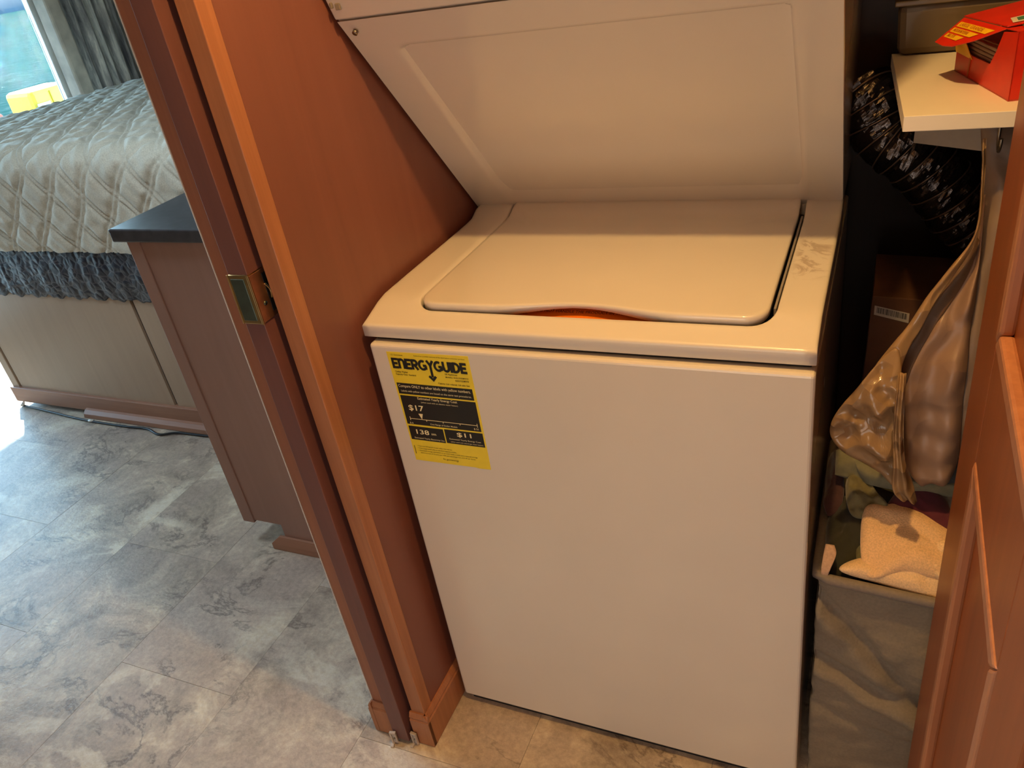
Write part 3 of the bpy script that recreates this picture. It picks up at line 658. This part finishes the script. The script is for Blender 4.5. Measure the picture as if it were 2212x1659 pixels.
# flexible duct behind the shelf
du = empty('dryer_duct'); tag(du, 'shiny black flexible dryer duct curving down behind the shelf', 'duct')
path = spline([(.688, .635, 1.090), (.708, .62, 1.066), (.735, .61, 1.020), (.768, .60, .995), (.806, .60, .958), (.848, .60, .905), (.885, .60, .862), (.935, .60, .825), (1.0, .61, .805), (1.09, .62, .80)], 18)
Rr = [.052 + .0030 * abs(math.sin(i * PI / 9)) + .002 * fbm(path[i], 40, 2) for i in range(len(path))]
dm = tube('duct_film', path, Rr, DUCT, du, 40)
for v in dm.data.vertices:
    c = v.co; k = fbm(c, 60, 4); v.co = c + v.normal * (.0042 * k)
for q in dm.data.polygons: q.use_smooth = False
for k in range(9, len(path) - 2, 9):
    tg = (path[k + 1] - path[k]).normalized(); a = tg.cross(Vector((0, 1, 0))).normalized(); b = tg.cross(a)
    rg = [path[k] + (a * math.cos(q / 28 * 2 * PI) + b * math.sin(q / 28 * 2 * PI)) * (Rr[k] + .0035) for q in range(29)]
    tube('wire_ring', rg, .0014, WIRE, du, 6, True, False)
# cardboard box with a barcode
kb = empty('cardboard_box'); tag(kb, 'brown cardboard box with a barcode behind the laundry hamper', 'box')
prism('box_body', [(.737, .55, .735), (.99, .55, .722), (.96, .55, .003), (.718, .55, .003)], (0, .2, 0), KRAFT, kb, .002)
bc = prism('barcode_label', [(.742, .5490, .716), (.802, .5490, .702), (.802, .5490, .682), (.742, .5490, .697)], (0, .0006, 0), PAPERW, kb)
V, F = [], []; xq = .7465
while xq < .797:
    w = random.choice((.0006, .0009, .0014)); dz = -(xq - .742) * .233; b = len(V)
    V += [(xq, .5486, .714 + dz), (xq + w, .5486, .714 + dz), (xq + w, .5486, .702 + dz), (xq, .5486, .702 + dz)]; F.append((b, b + 1, b + 2, b + 3)); xq += w + random.choice((.0007, .0012))
fromdata('bars', V, F, LABELK, bc)

# hamper
hp = empty('laundry_hamper'); tag(hp, 'grey cloth laundry hamper full of clothes between the washer and the open closet door', 'hamper')
def hamper_pt(u, z):
    # rounded rectangle section, u in 0..1 round the perimeter
    x0, x1, y0, y1, r = .6955, 1.03, .041, .40, .020
    P = [(x0, y1, 0), (x0, y0, 1), (x1, y0, 2), (x1, y1, 3)]; L = [y1 - y0, x1 - x0, y1 - y0, x1 - x0]; T = sum(L); d = u * T
    if d < L[0]: q = Vector((x0, y1 - d, 0)); n = Vector((-1, 0, 0)); s = d / L[0]
    elif d < L[0] + L[1]: d -= L[0]; q = Vector((x0 + d, y0, 0)); n = Vector((0, -1, 0)); s = d / L[1]
    elif d < 2 * L[0] + L[1]: d -= L[0] + L[1]; q = Vector((x1, y0 + d, 0)); n = Vector((1, 0, 0)); s = d / L[2]
    else: d -= 2 * L[0] + L[1]; q = Vector((x1 - d, y1, 0)); n = Vector((0, 1, 0)); s = d / L[3]
    return q, n, s
NU, NZ = 200, 70; P = np.zeros((NZ + 1, NU + 1, 3))
for j in range(NZ + 1):
    v = j / NZ; z0 = .002 + .496 * v
    for i in range(NU + 1):
        q, n, s = hamper_pt(i / NU % 1.0, z0); x, y = q.x, q.y
        zz = z0 - (x - .694) * .085 * v
        f = .010 * math.sin(PI * s) * math.sin(PI * v)
        dd = (zz - (.455 - 1.24 * (x - .70))); f += -.013 * math.exp(-(dd / .018) ** 2) * (n.y < 0) + .010 * math.exp(-((dd + .035) / .03) ** 2) * (n.y < 0)
        d3 = (zz - (.306 - .42 * (x - .696))); f += .013 * math.exp(-((d3 + .018) / .016) ** 2) * (n.y < 0) - .012 * math.exp(-((d3 - .012) / .014) ** 2) * (n.y < 0)
        d4 = (zz - (.20 - .3 * (x - .694))); f += -.006 * math.exp(-(d4 / .010) ** 2) * (n.y < 0)
        f += .007 * fbm((x * 1.0, y, zz * 1.6), 13, 1)
        if n.x < 0: f = min(f, .002)
        c = Vector((x, y, zz)) + n * f
        P[j, i] = c
gridmesh('cloth_body', P, HAMP, hp, True, .003)
rimp = []
for i in range(0, NU, 3):
    q, n, s = hamper_pt(i / NU, 0); rimp.append(Vector((q.x, q.y, .500 - (q.x - .694) * .085)) + n * .002)
rimp.append(rimp[0]); rm = tube('rim_binding', rimp, .0085, HAMPT, hp, 10, True, False)
CW = Vector((.739, -.924, 1.447))
def nearer(p, k=.944): return CW + (Vector(p) - CW) * k
strip('handle_tab', [nearer(q) for q in [(.698, .100, .440), (.6965, .098, .462), (.6985, .115, .485), (.700, .125, .492)]], [nearer(q) for q in [(.705, .098, .440), (.710, .098, .462), (.717, .115, .482), (.713, .125, .492)]], .002, fabric('tan_strap', (.58, .38, .26), 200), hp, 1, .0005)

# clothes on and in the hamper
def cloth(name, pts, th, m, label, cat, seed, wr=.004, fs=26, back=1.0, nrm=None):
    o = pillow(name, [nearer(q) for q in pts], th, m, None, seed, wr, fs, nrm, back=back); tag(o, label, cat, None); return o
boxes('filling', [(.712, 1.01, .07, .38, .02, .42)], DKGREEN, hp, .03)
cloth('towel', [(.724, .108, .455), (.750, .135, .462), (.803, .145, .466), (.842, .150, .470), (.880, .165, .478), (.930, .165, .465), (.930, .112, .425), (.867, .106, .430), (.784, .108, .440)], .018, TOWEL, 'tan terry towel heaped just inside the hamper rim', 'towel', 1, .0065, 26)
cloth('towel', [(.752, .205, .505), (.790, .222, .512), (.819, .226, .515), (.879, .195, .500), (.930, .17, .48), (.930, .120, .455), (.874, .118, .460), (.820, .118, .462), (.762, .108, .455)], .022, TOWEL2, 'folded beige towel lying on the tan towel, partly shaded by the bag', 'towel', 2, .006, 16)
cloth('towel', [(.835, .155, .485), (.86, .17, .495), (.90, .175, .495), (.94, .16, .48), (.93, .120, .46), (.87, .116, .462), (.845, .13, .47)], .022, TOWEL, 'bunched tan towel corner against the closet door', 'towel', 12, .006, 40)
cloth('shirt', [(.785, .215, .500), (.805, .260, .520), (.820, .285, .530), (.853, .270, .528), (.885, .220, .515), (.895, .180, .495), (.819, .205, .490)], .022, MAROON, 'dark maroon cloth behind the folded beige towel', 'shirt', 3)
cloth('cloth', [(.722, .262, .520), (.748, .282, .528), (.768, .245, .520), (.792, .212, .505), (.748, .200, .492), (.728, .212, .500)], .018, OLIVE, 'crumpled olive yellow cloth left of the maroon one', 'cloth', 4, .010, 50)
sl_ = strip('sleeve', [nearer(q) for q in [(.700, .300, .555), (.735, .305, .562), (.775, .275, .560), (.840, .265, .548), (.92, .27, .55)]], [nearer(q) for q in [(.702, .268, .525), (.745, .262, .520), (.775, .242, .530), (.840, .240, .528), (.92, .24, .53)]], .018, PALE, None, 2, .003, 5); tag(sl_, 'long pale green rolled cloth lying across under the hanging bag', 'cloth')
cloth('trousers', [(.838, .262, .560), (.852, .300, .572), (.94, .305, .575), (.94, .245, .545), (.890, .240, .540), (.850, .240, .540)], .022, CHAR, 'dark charcoal folded trousers at the right of the clothes pile', 'trousers', 6)
cloth('towel', [(.856, .252, .512), (.872, .285, .530), (.93, .285, .53), (.94, .20, .50), (.885, .178, .492), (.864, .205, .498)], .018, GREYC, 'grey white cloth edge below the charcoal trousers', 'cloth', 7)
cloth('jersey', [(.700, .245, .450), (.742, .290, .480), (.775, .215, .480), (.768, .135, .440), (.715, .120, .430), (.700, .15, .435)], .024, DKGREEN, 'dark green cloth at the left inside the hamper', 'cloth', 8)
cloth('sock', [(.752, .180, .468), (.764, .182, .472), (.768, .150, .462), (.762, .125, .452), (.752, .130, .45), (.746, .155, .458)], .012, fabric('moss', (.12, .12, .05), 90), 'small moss green cloth end beside the folded beige towel', 'sock', 9)
cloth('scarf', [(.690, .365, .490), (.708, .330, .535), (.714, .290, .505), (.716, .245, .480), (.698, .226, .465), (.690, .262, .470)], .010, PLUM, 'dull plum cloth hanging at the left rim of the hamper', 'cloth', 10)
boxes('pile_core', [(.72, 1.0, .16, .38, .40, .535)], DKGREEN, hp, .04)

# hanging plastic bags
hk = empty('hook'); tag(hk, 'small dark hook under the white shelf that the bags hang from', 'hook')
boxes('hook_plate', [(.855, .885, .235, .265, 1.128, 1.1345)], STEEL, hk, .001)
tube('hook_wire', spline([(.868, .25, 1.13), (.868, .25, 1.105), (.868, .235, 1.095), (.868, .222, 1.105), (.868, .220, 1.115)], 5), .002, STEEL, hk, 8)
def lean(q): return nearer(q, 1 - .085 * min(1, max(0, (1.06 - q[2]) / .30)))
ba = empty('grocery_bag'); tag(ba, 'shiny tan plastic grocery bag with a pointed left corner, hanging over the hamper', 'bag')
pillow('bag_body', [lean(q) for q in [(0.785, 0.2, 0.785), (0.791, 0.2, 0.737), (0.791, 0.2, 0.677), (0.796, 0.2, 0.574), (0.77, 0.2, 0.593), (0.742, 0.2, 0.611), (0.713, 0.2, 0.627), (0.695, 0.2, 0.652), (0.693, 0.2, 0.678), (0.705, 0.2, 0.711), (0.726, 0.2, 0.747), (0.746, 0.2, 0.784), (0.763, 0.2, 0.811), (0.777, 0.2, 0.82)]], .017, BAG, ba, 21, .010, 34, None, 24, 8, .5)
strip('handle_loop', [lean(q) for q in [(0.846, 0.21, 1.119), (0.852, 0.21, 1.06), (0.853, 0.21, 0.994), (0.829, 0.21, 0.944), (0.806, 0.21, 0.9), (0.788, 0.21, 0.857), (0.771, 0.21, 0.826), (0.753, 0.21, 0.792), (0.744, 0.21, 0.771)]], [lean(q) for q in [(0.851, 0.21, 1.119), (0.856, 0.21, 1.06), (0.857, 0.21, 0.991), (0.838, 0.21, 0.938), (0.819, 0.21, 0.896), (0.804, 0.21, 0.849), (0.794, 0.21, 0.823), (0.786, 0.21, 0.787), (0.786, 0.21, 0.755)]], .005, BAG, ba, 1, .0016, 22)
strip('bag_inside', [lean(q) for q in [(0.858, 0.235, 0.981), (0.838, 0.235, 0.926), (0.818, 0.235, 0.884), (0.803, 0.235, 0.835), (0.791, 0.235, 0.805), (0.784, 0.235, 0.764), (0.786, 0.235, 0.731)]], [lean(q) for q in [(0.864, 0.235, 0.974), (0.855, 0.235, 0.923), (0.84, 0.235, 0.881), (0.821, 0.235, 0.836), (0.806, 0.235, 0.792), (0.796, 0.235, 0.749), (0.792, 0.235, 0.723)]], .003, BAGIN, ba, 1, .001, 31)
strip('knotted_tail', [lean(q) for q in [(.780, .180, .792), (.781, .176, .709), (.786, .176, .640), (.790, .176, .582), (.806, .176, .562)]], [lean(q) for q in [(.791, .180, .792), (.795, .176, .709), (.803, .176, .640), (.817, .176, .600), (.827, .176, .562)]], .008, BAG, ba, 2, .005, 23)
bb_ = strip('grocery_bag', [lean(q) for q in [(0.859, 0.245, 1.035), (0.859, 0.245, 0.955), (0.851, 0.245, 0.923), (0.835, 0.245, 0.876), (0.815, 0.245, 0.831), (0.8, 0.245, 0.786), (0.79, 0.245, 0.751), (0.79, 0.245, 0.708), (0.798, 0.245, 0.638), (0.807, 0.245, 0.584), (0.831, 0.245, 0.545)]], [lean(q) for q in [(0.863, 0.245, 1.035), (0.868, 0.245, 0.955), (0.869, 0.245, 0.916), (0.87, 0.245, 0.873), (0.87, 0.245, 0.828), (0.873, 0.245, 0.782), (0.874, 0.245, 0.742), (0.876, 0.245, 0.7), (0.88, 0.245, 0.64), (0.881, 0.245, 0.595), (0.874, 0.245, 0.556)]], (.006, .018), BAG2, None, 1.7, .0055, 24, 44); tag(bb_, 'pinkish tan plastic bag with vertical creases, right of the shiny bag', 'bag')
bc_ = strip('carrier_bag', [lean(q) for q in [(.846, .27, 1.128), (.852, .27, 1.09), (.860, .27, 1.043), (.863, .27, .978), (.862, .27, .909), (.862, .27, .835), (.862, .27, .756), (.868, .27, .672), (.884, .27, .590)]], [lean(q) for q in [(.905, .27, 1.128), (.905, .27, 1.09), (.902, .27, 1.042), (.905, .27, .937), (.91, .27, .836), (.915, .27, .743), (.918, .27, .70), (.918, .27, .65), (.905, .27, .590)]], (.012, .028), BAG3, None, 1, .0035, 25); tag(bc_, 'smooth taupe carrier bag hanging nearest the closet door', 'bag')

# ================================================================== BEDROOM
kc = empty('bedroom_cabinet'); tag(kc, 'brown cabinet with a dark laminate top standing beside the bed', 'cabinet')
ct = boxes('countertop', [(-.884, -.150, .298, .745, .9315, .9635)], STONE, kc, .004); ct.modifiers[0].segments = 3
prism('end_panel', [(-.815, .312, .9315), (-.150, .312, .9315), (-.150, .312, .046), (-.718, .312, .046), (-.718, .312, .088), (-.815, .312, .088)], (0, .02, 0), WOOD_CAB, kc, .0006)
boxes('face_post', [(-.852, -.812, .308, .330, .080, .9315)], WOOD_CAB, kc, .0015)
boxes('front_panel', [(-.850, -.832, .33, .74, .086, .9315)], WOOD_CAB, kc)
boxes('toe_board', [(-.718, -.70, .335, .74, .0, .086)], WOOD_CAB, kc)
prism('base_trim', [(-.766, .298, 0), (-.766, .298, .022), (-.735, .304, .048), (-.735, .312, .048), (-.766, .312, 0)], (.60, 0, 0), WOOD_RAIL, kc, .002)

bd = empty('bed'); tag(bd, 'built-in bed with tan wooden base panels and a navy ruffled valance', 'bed')
BY = .785
boxes('base_panel', [(-2.425, -1.572, BY, BY + .018, .085, .70)], WOOD_BED, bd, .001)
boxes('base_panel', [(-1.556, -.86, BY, BY + .018, .085, .70)], WOOD_BED, bd, .001)
boxes('corner_stile', [(-2.478, -2.436, BY - .003, BY + .022, .085, .70)], WOOD_BED, bd, .002)
boxes('carcase', [(-2.470, -.86, BY + .010, 2.3, .03, .70)], DARKGAP, bd)
boxes('base_rail', [(-2.486, -.86, BY - .014, BY + .01, .020, .088)], WOOD_RAIL, bd, .003)
prism('quarter_round', [(-2.06, BY - .040, .002), (-2.06, BY - .036, .018), (-2.06, BY - .024, .030), (-2.06, BY - .012, .034), (-2.06, BY - .012, .002)], (1.20, 0, 0), WOOD_RAIL, bd, .001)
boxes('mattress', [(-2.79, -.80, .80, 2.97, .70, .98)], MATT, bd, .04)
boxes('deck_board', [(-2.80, -.86, BY, 2.98, .672, .70)], DARKGAP, bd)
# quilted cover
dxq = .0055; XS = np.arange(-2.86, -.72, dxq)
prof = [(.770, .700), (.764, .76), (.760, .85), (.758, .93)]
cxy = (.838, .950)
for k in range(9):
    a = PI - (PI / 2) * k / 8; prof.append((cxy[0] + .080 * math.cos(a), cxy[1] + .078 * math.sin(a)))
prof += [(1.1, 1.030), (1.6, 1.015), (2.3, 1.005), (2.98, 1.0)]
pl = [Vector((y, z, 0)) for y, z in prof]; S = [0.0]
for a, b in zip(pl, pl[1:]): S.append(S[-1] + (b - a).length)
sN = np.concatenate([np.arange(0, 1.15, dxq), np.arange(1.15, S[-1], .010)])
Y = np.interp(sN, S, [q.x for q in pl]); Z = np.interp(sN, S, [q.y for q in pl])
ty, tz = np.gradient(Y, sN), np.gradient(Z, sN); k_ = np.ones(9) / 9
ty = np.convolve(np.pad(ty, 4, mode='edge'), k_, 'valid'); tz = np.convolve(np.pad(tz, 4, mode='edge'), k_, 'valid')
XX, SS_ = np.meshgrid(XS, sN)
def wob(x, s): return .006 * np.sin(x * 9 + s * 5) + .004 * np.sin(x * 23 - s * 11) + .002 * np.sin(s * 37 + x * 13)
Xw = XX + wob(XX, SS_); Sw = SS_ + wob(SS_ + 3, XX)
p_ = .150
def linedist(q): f = np.abs(q - np.round(q)) * p_ * .77; return np.abs(f - .009)
da = linedist((Xw + .84 * Sw) / p_ + .1); db = linedist((Xw - .84 * Sw) / p_ + .35)
dmin = np.minimum(da, db); puff = 1 - np.exp(-dmin / .007)
rough_ = .25 * np.sin(XX * 61 + 2.1 * np.sin(SS_ * 33)) * np.sin(SS_ * 47 + 1.7 * np.sin(XX * 29)) + .18 * np.sin(XX * 113 + SS_ * 71)
Hh = .0115 * puff * (1 + .45 * rough_) + .004 * rough_ + .006 * np.sin(XX * 3.1 + 1) * np.minimum(1, SS_ / .3)
nyv, nzv = -tz, ty; nl = np.sqrt(nyv ** 2 + nzv ** 2); nyv, nzv = nyv / nl, nzv / nl
end = np.clip((XX + 2.86) / .10, 0, 1); drop = (1 - np.sqrt(1 - (1 - end) ** 2)) * .30 * (SS_ > .28)
P = np.stack([XX, Y[:, None] + nyv[:, None] * Hh, Z[:, None] + nzv[:, None] * Hh - drop], 2)
ql = gridmesh('quilt', P, BEDCLOTH, None); tag(ql, 'pale grey green quilt with stitched diamond pattern covering the bed', 'quilt')
# navy valance
XS2 = np.arange(-2.60, -.80, .006); ZS2 = np.arange(0, 1.001, .03); XX, ZZ = np.meshgrid(XS2, ZS2)
hem = .518 + .005 * np.sin(XX * 60) + .003 * np.sin(XX * 143); z = hem + (.705 - hem) * ZZ
rr = np.array([[noise.cell(Vector((a * 38, 0, b * 34))) * .0 + noise.noise(Vector((a * 40, 3, b * 40))) for a in XS2] for b in .518 + .187 * ZS2])
yv = .779 - .008 * np.sin(PI * ZZ) + .0018 * np.sin(XX * 75 + 2 * np.sin(XX * 11)) * (1 - ZZ * .6) - .004 * np.abs(rr)
gridmesh('valance', np.stack([XX, yv, z], 2), SKIRT, bd, True, .003)

# cord on the floor along the bed
cpts = [(-2.46, .765, .006), (-2.30, .752, .006), (-2.04, .728, .006), (-1.82, .724, .006), (-1.70, .728, .006), (-1.617, .706, .006), (-1.555, .728, .006), (-1.48, .733, .006), (-1.30, .735, .006), (-.95, .72, .006)]
o = tube('cord', spline(cpts, 8), .0045, BLACK, None, 8); tag(o, 'black cord lying on the floor along the bed base', 'cord')
o = tube('cord_clip', [(-2.455, .775, .012), (-2.437, .757, .014)], .006, FIBRE, None, 10); tag(o, 'tiny white clip at the left foot of the bed base', 'clip')
o = tube('cord_clip', [(-2.005, .722, .010), (-1.985, .728, .010)], .005, FIBRE, None, 10); tag(o, 'tiny white clip on the floor at the end of the brown trim', 'clip')

# curtain and padded side piece
pd = prism('curtain_border', [(-3.29, 2.235, .35), (-3.20, 2.235, .35), (-3.20, 2.325, .35), (-3.29, 2.325, .35)], (0, 0, 1.9), PADF, None, .012); tag(pd, 'mottled tan padded fabric strip between the window and the striped curtain', 'window trim')
YS = np.arange(2.34, 3.05, .005); ZS = np.arange(.40, 2.2, .06); YY, ZZ = np.meshgrid(YS, ZS)
xx = -3.235 + .022 * np.sin(YY * 95 + .6 * np.sin(ZZ * 2)) + .010 * np.sin(YY * 41 + ZZ)
cu = gridmesh('curtain', np.stack([xx, YY, ZZ], 2), CURT, None, True, .003); tag(cu, 'pleated curtain with dark and tan vertical streaks behind the bed', 'curtain')

# ================================================================== OUTSIDE
struct(boxes('deck', [(-5.6, -3.4, -5, 9, -.12, -.03)], FIBRE, bev=.01))
struct(boxes('sun_blocker_roof', [(-5.5, -3.38, -6, 9, 2.32, 2.40)], FIBRE))  # unseen overhang, added and sized to keep direct sun out of the bedroom
bw = boxes('bulwark', [(-5.60, -5.30, 1.4, 6.0, -.03, .60)], FIBRE, None, .02); tag(bw, 'sunlit white side wall of the outside deck', 'deck wall')
wt = boxes('lake', [(-160, -5.7, -80, 140, -.9, -.5)], WATER); tag(wt, 'bright green lake water glittering in the sun', 'water', kind='stuff')
V, F = [], []
for k in range(60):
    y = -60 + k * 4.5; h = 5 + 3.5 * noise.noise(Vector((k * .21, 0, 0))) + 1.6 * noise.noise(Vector((k * .9, 4, 0)))
    V += [(-150, y, -.5), (-158, y, h), (-175, y, -.5)]
for k in range(59):
    b = 3 * k; F += [(b, b + 3, b + 4, b + 1), (b + 1, b + 4, b + 5, b + 2)]
hl = fromdata('shoreline', V, F, HILL, None, True); tag(hl, 'blue green far shore beyond the lake', 'shore')
jc = empty('yellow_tank'); tag(jc, 'bright yellow plastic container with a white label outside the window', 'container')
tb = boxes('body', [(-4.62, -4.36, 2.78, 3.12, .58, .925)], KAYAK_Y, jc, .03)
boxes('divider', [(-4.60, -4.352, 2.925, 2.935, .60, .90)], plain('yellow_groove', (.7, .55, .03), .5), jc)  # thin strip in a slightly stronger yellow than the body
boxes('paper_label', [(-4.356, -4.352, 2.80, 2.90, .66, .84)], PAPERW, jc)
be = boxes('deck_bench', [(-4.75, -4.25, 2.2, 3.6, -.03, .575)], FIBRE, None, .01); tag(be, 'white bench on the outside deck under the yellow container', 'bench')
rf = tube('red_float', spline([(-4.50, 2.52, .592), (-4.50, 2.54, .72), (-4.50, 2.58, .86)], 5), [.10, .105, .11, .11, .11, .10, .09, .08, .07, .05, .02], KAYAK_R, None, 20); tag(rf, 'pinkish red plastic float beside the yellow container', 'float')
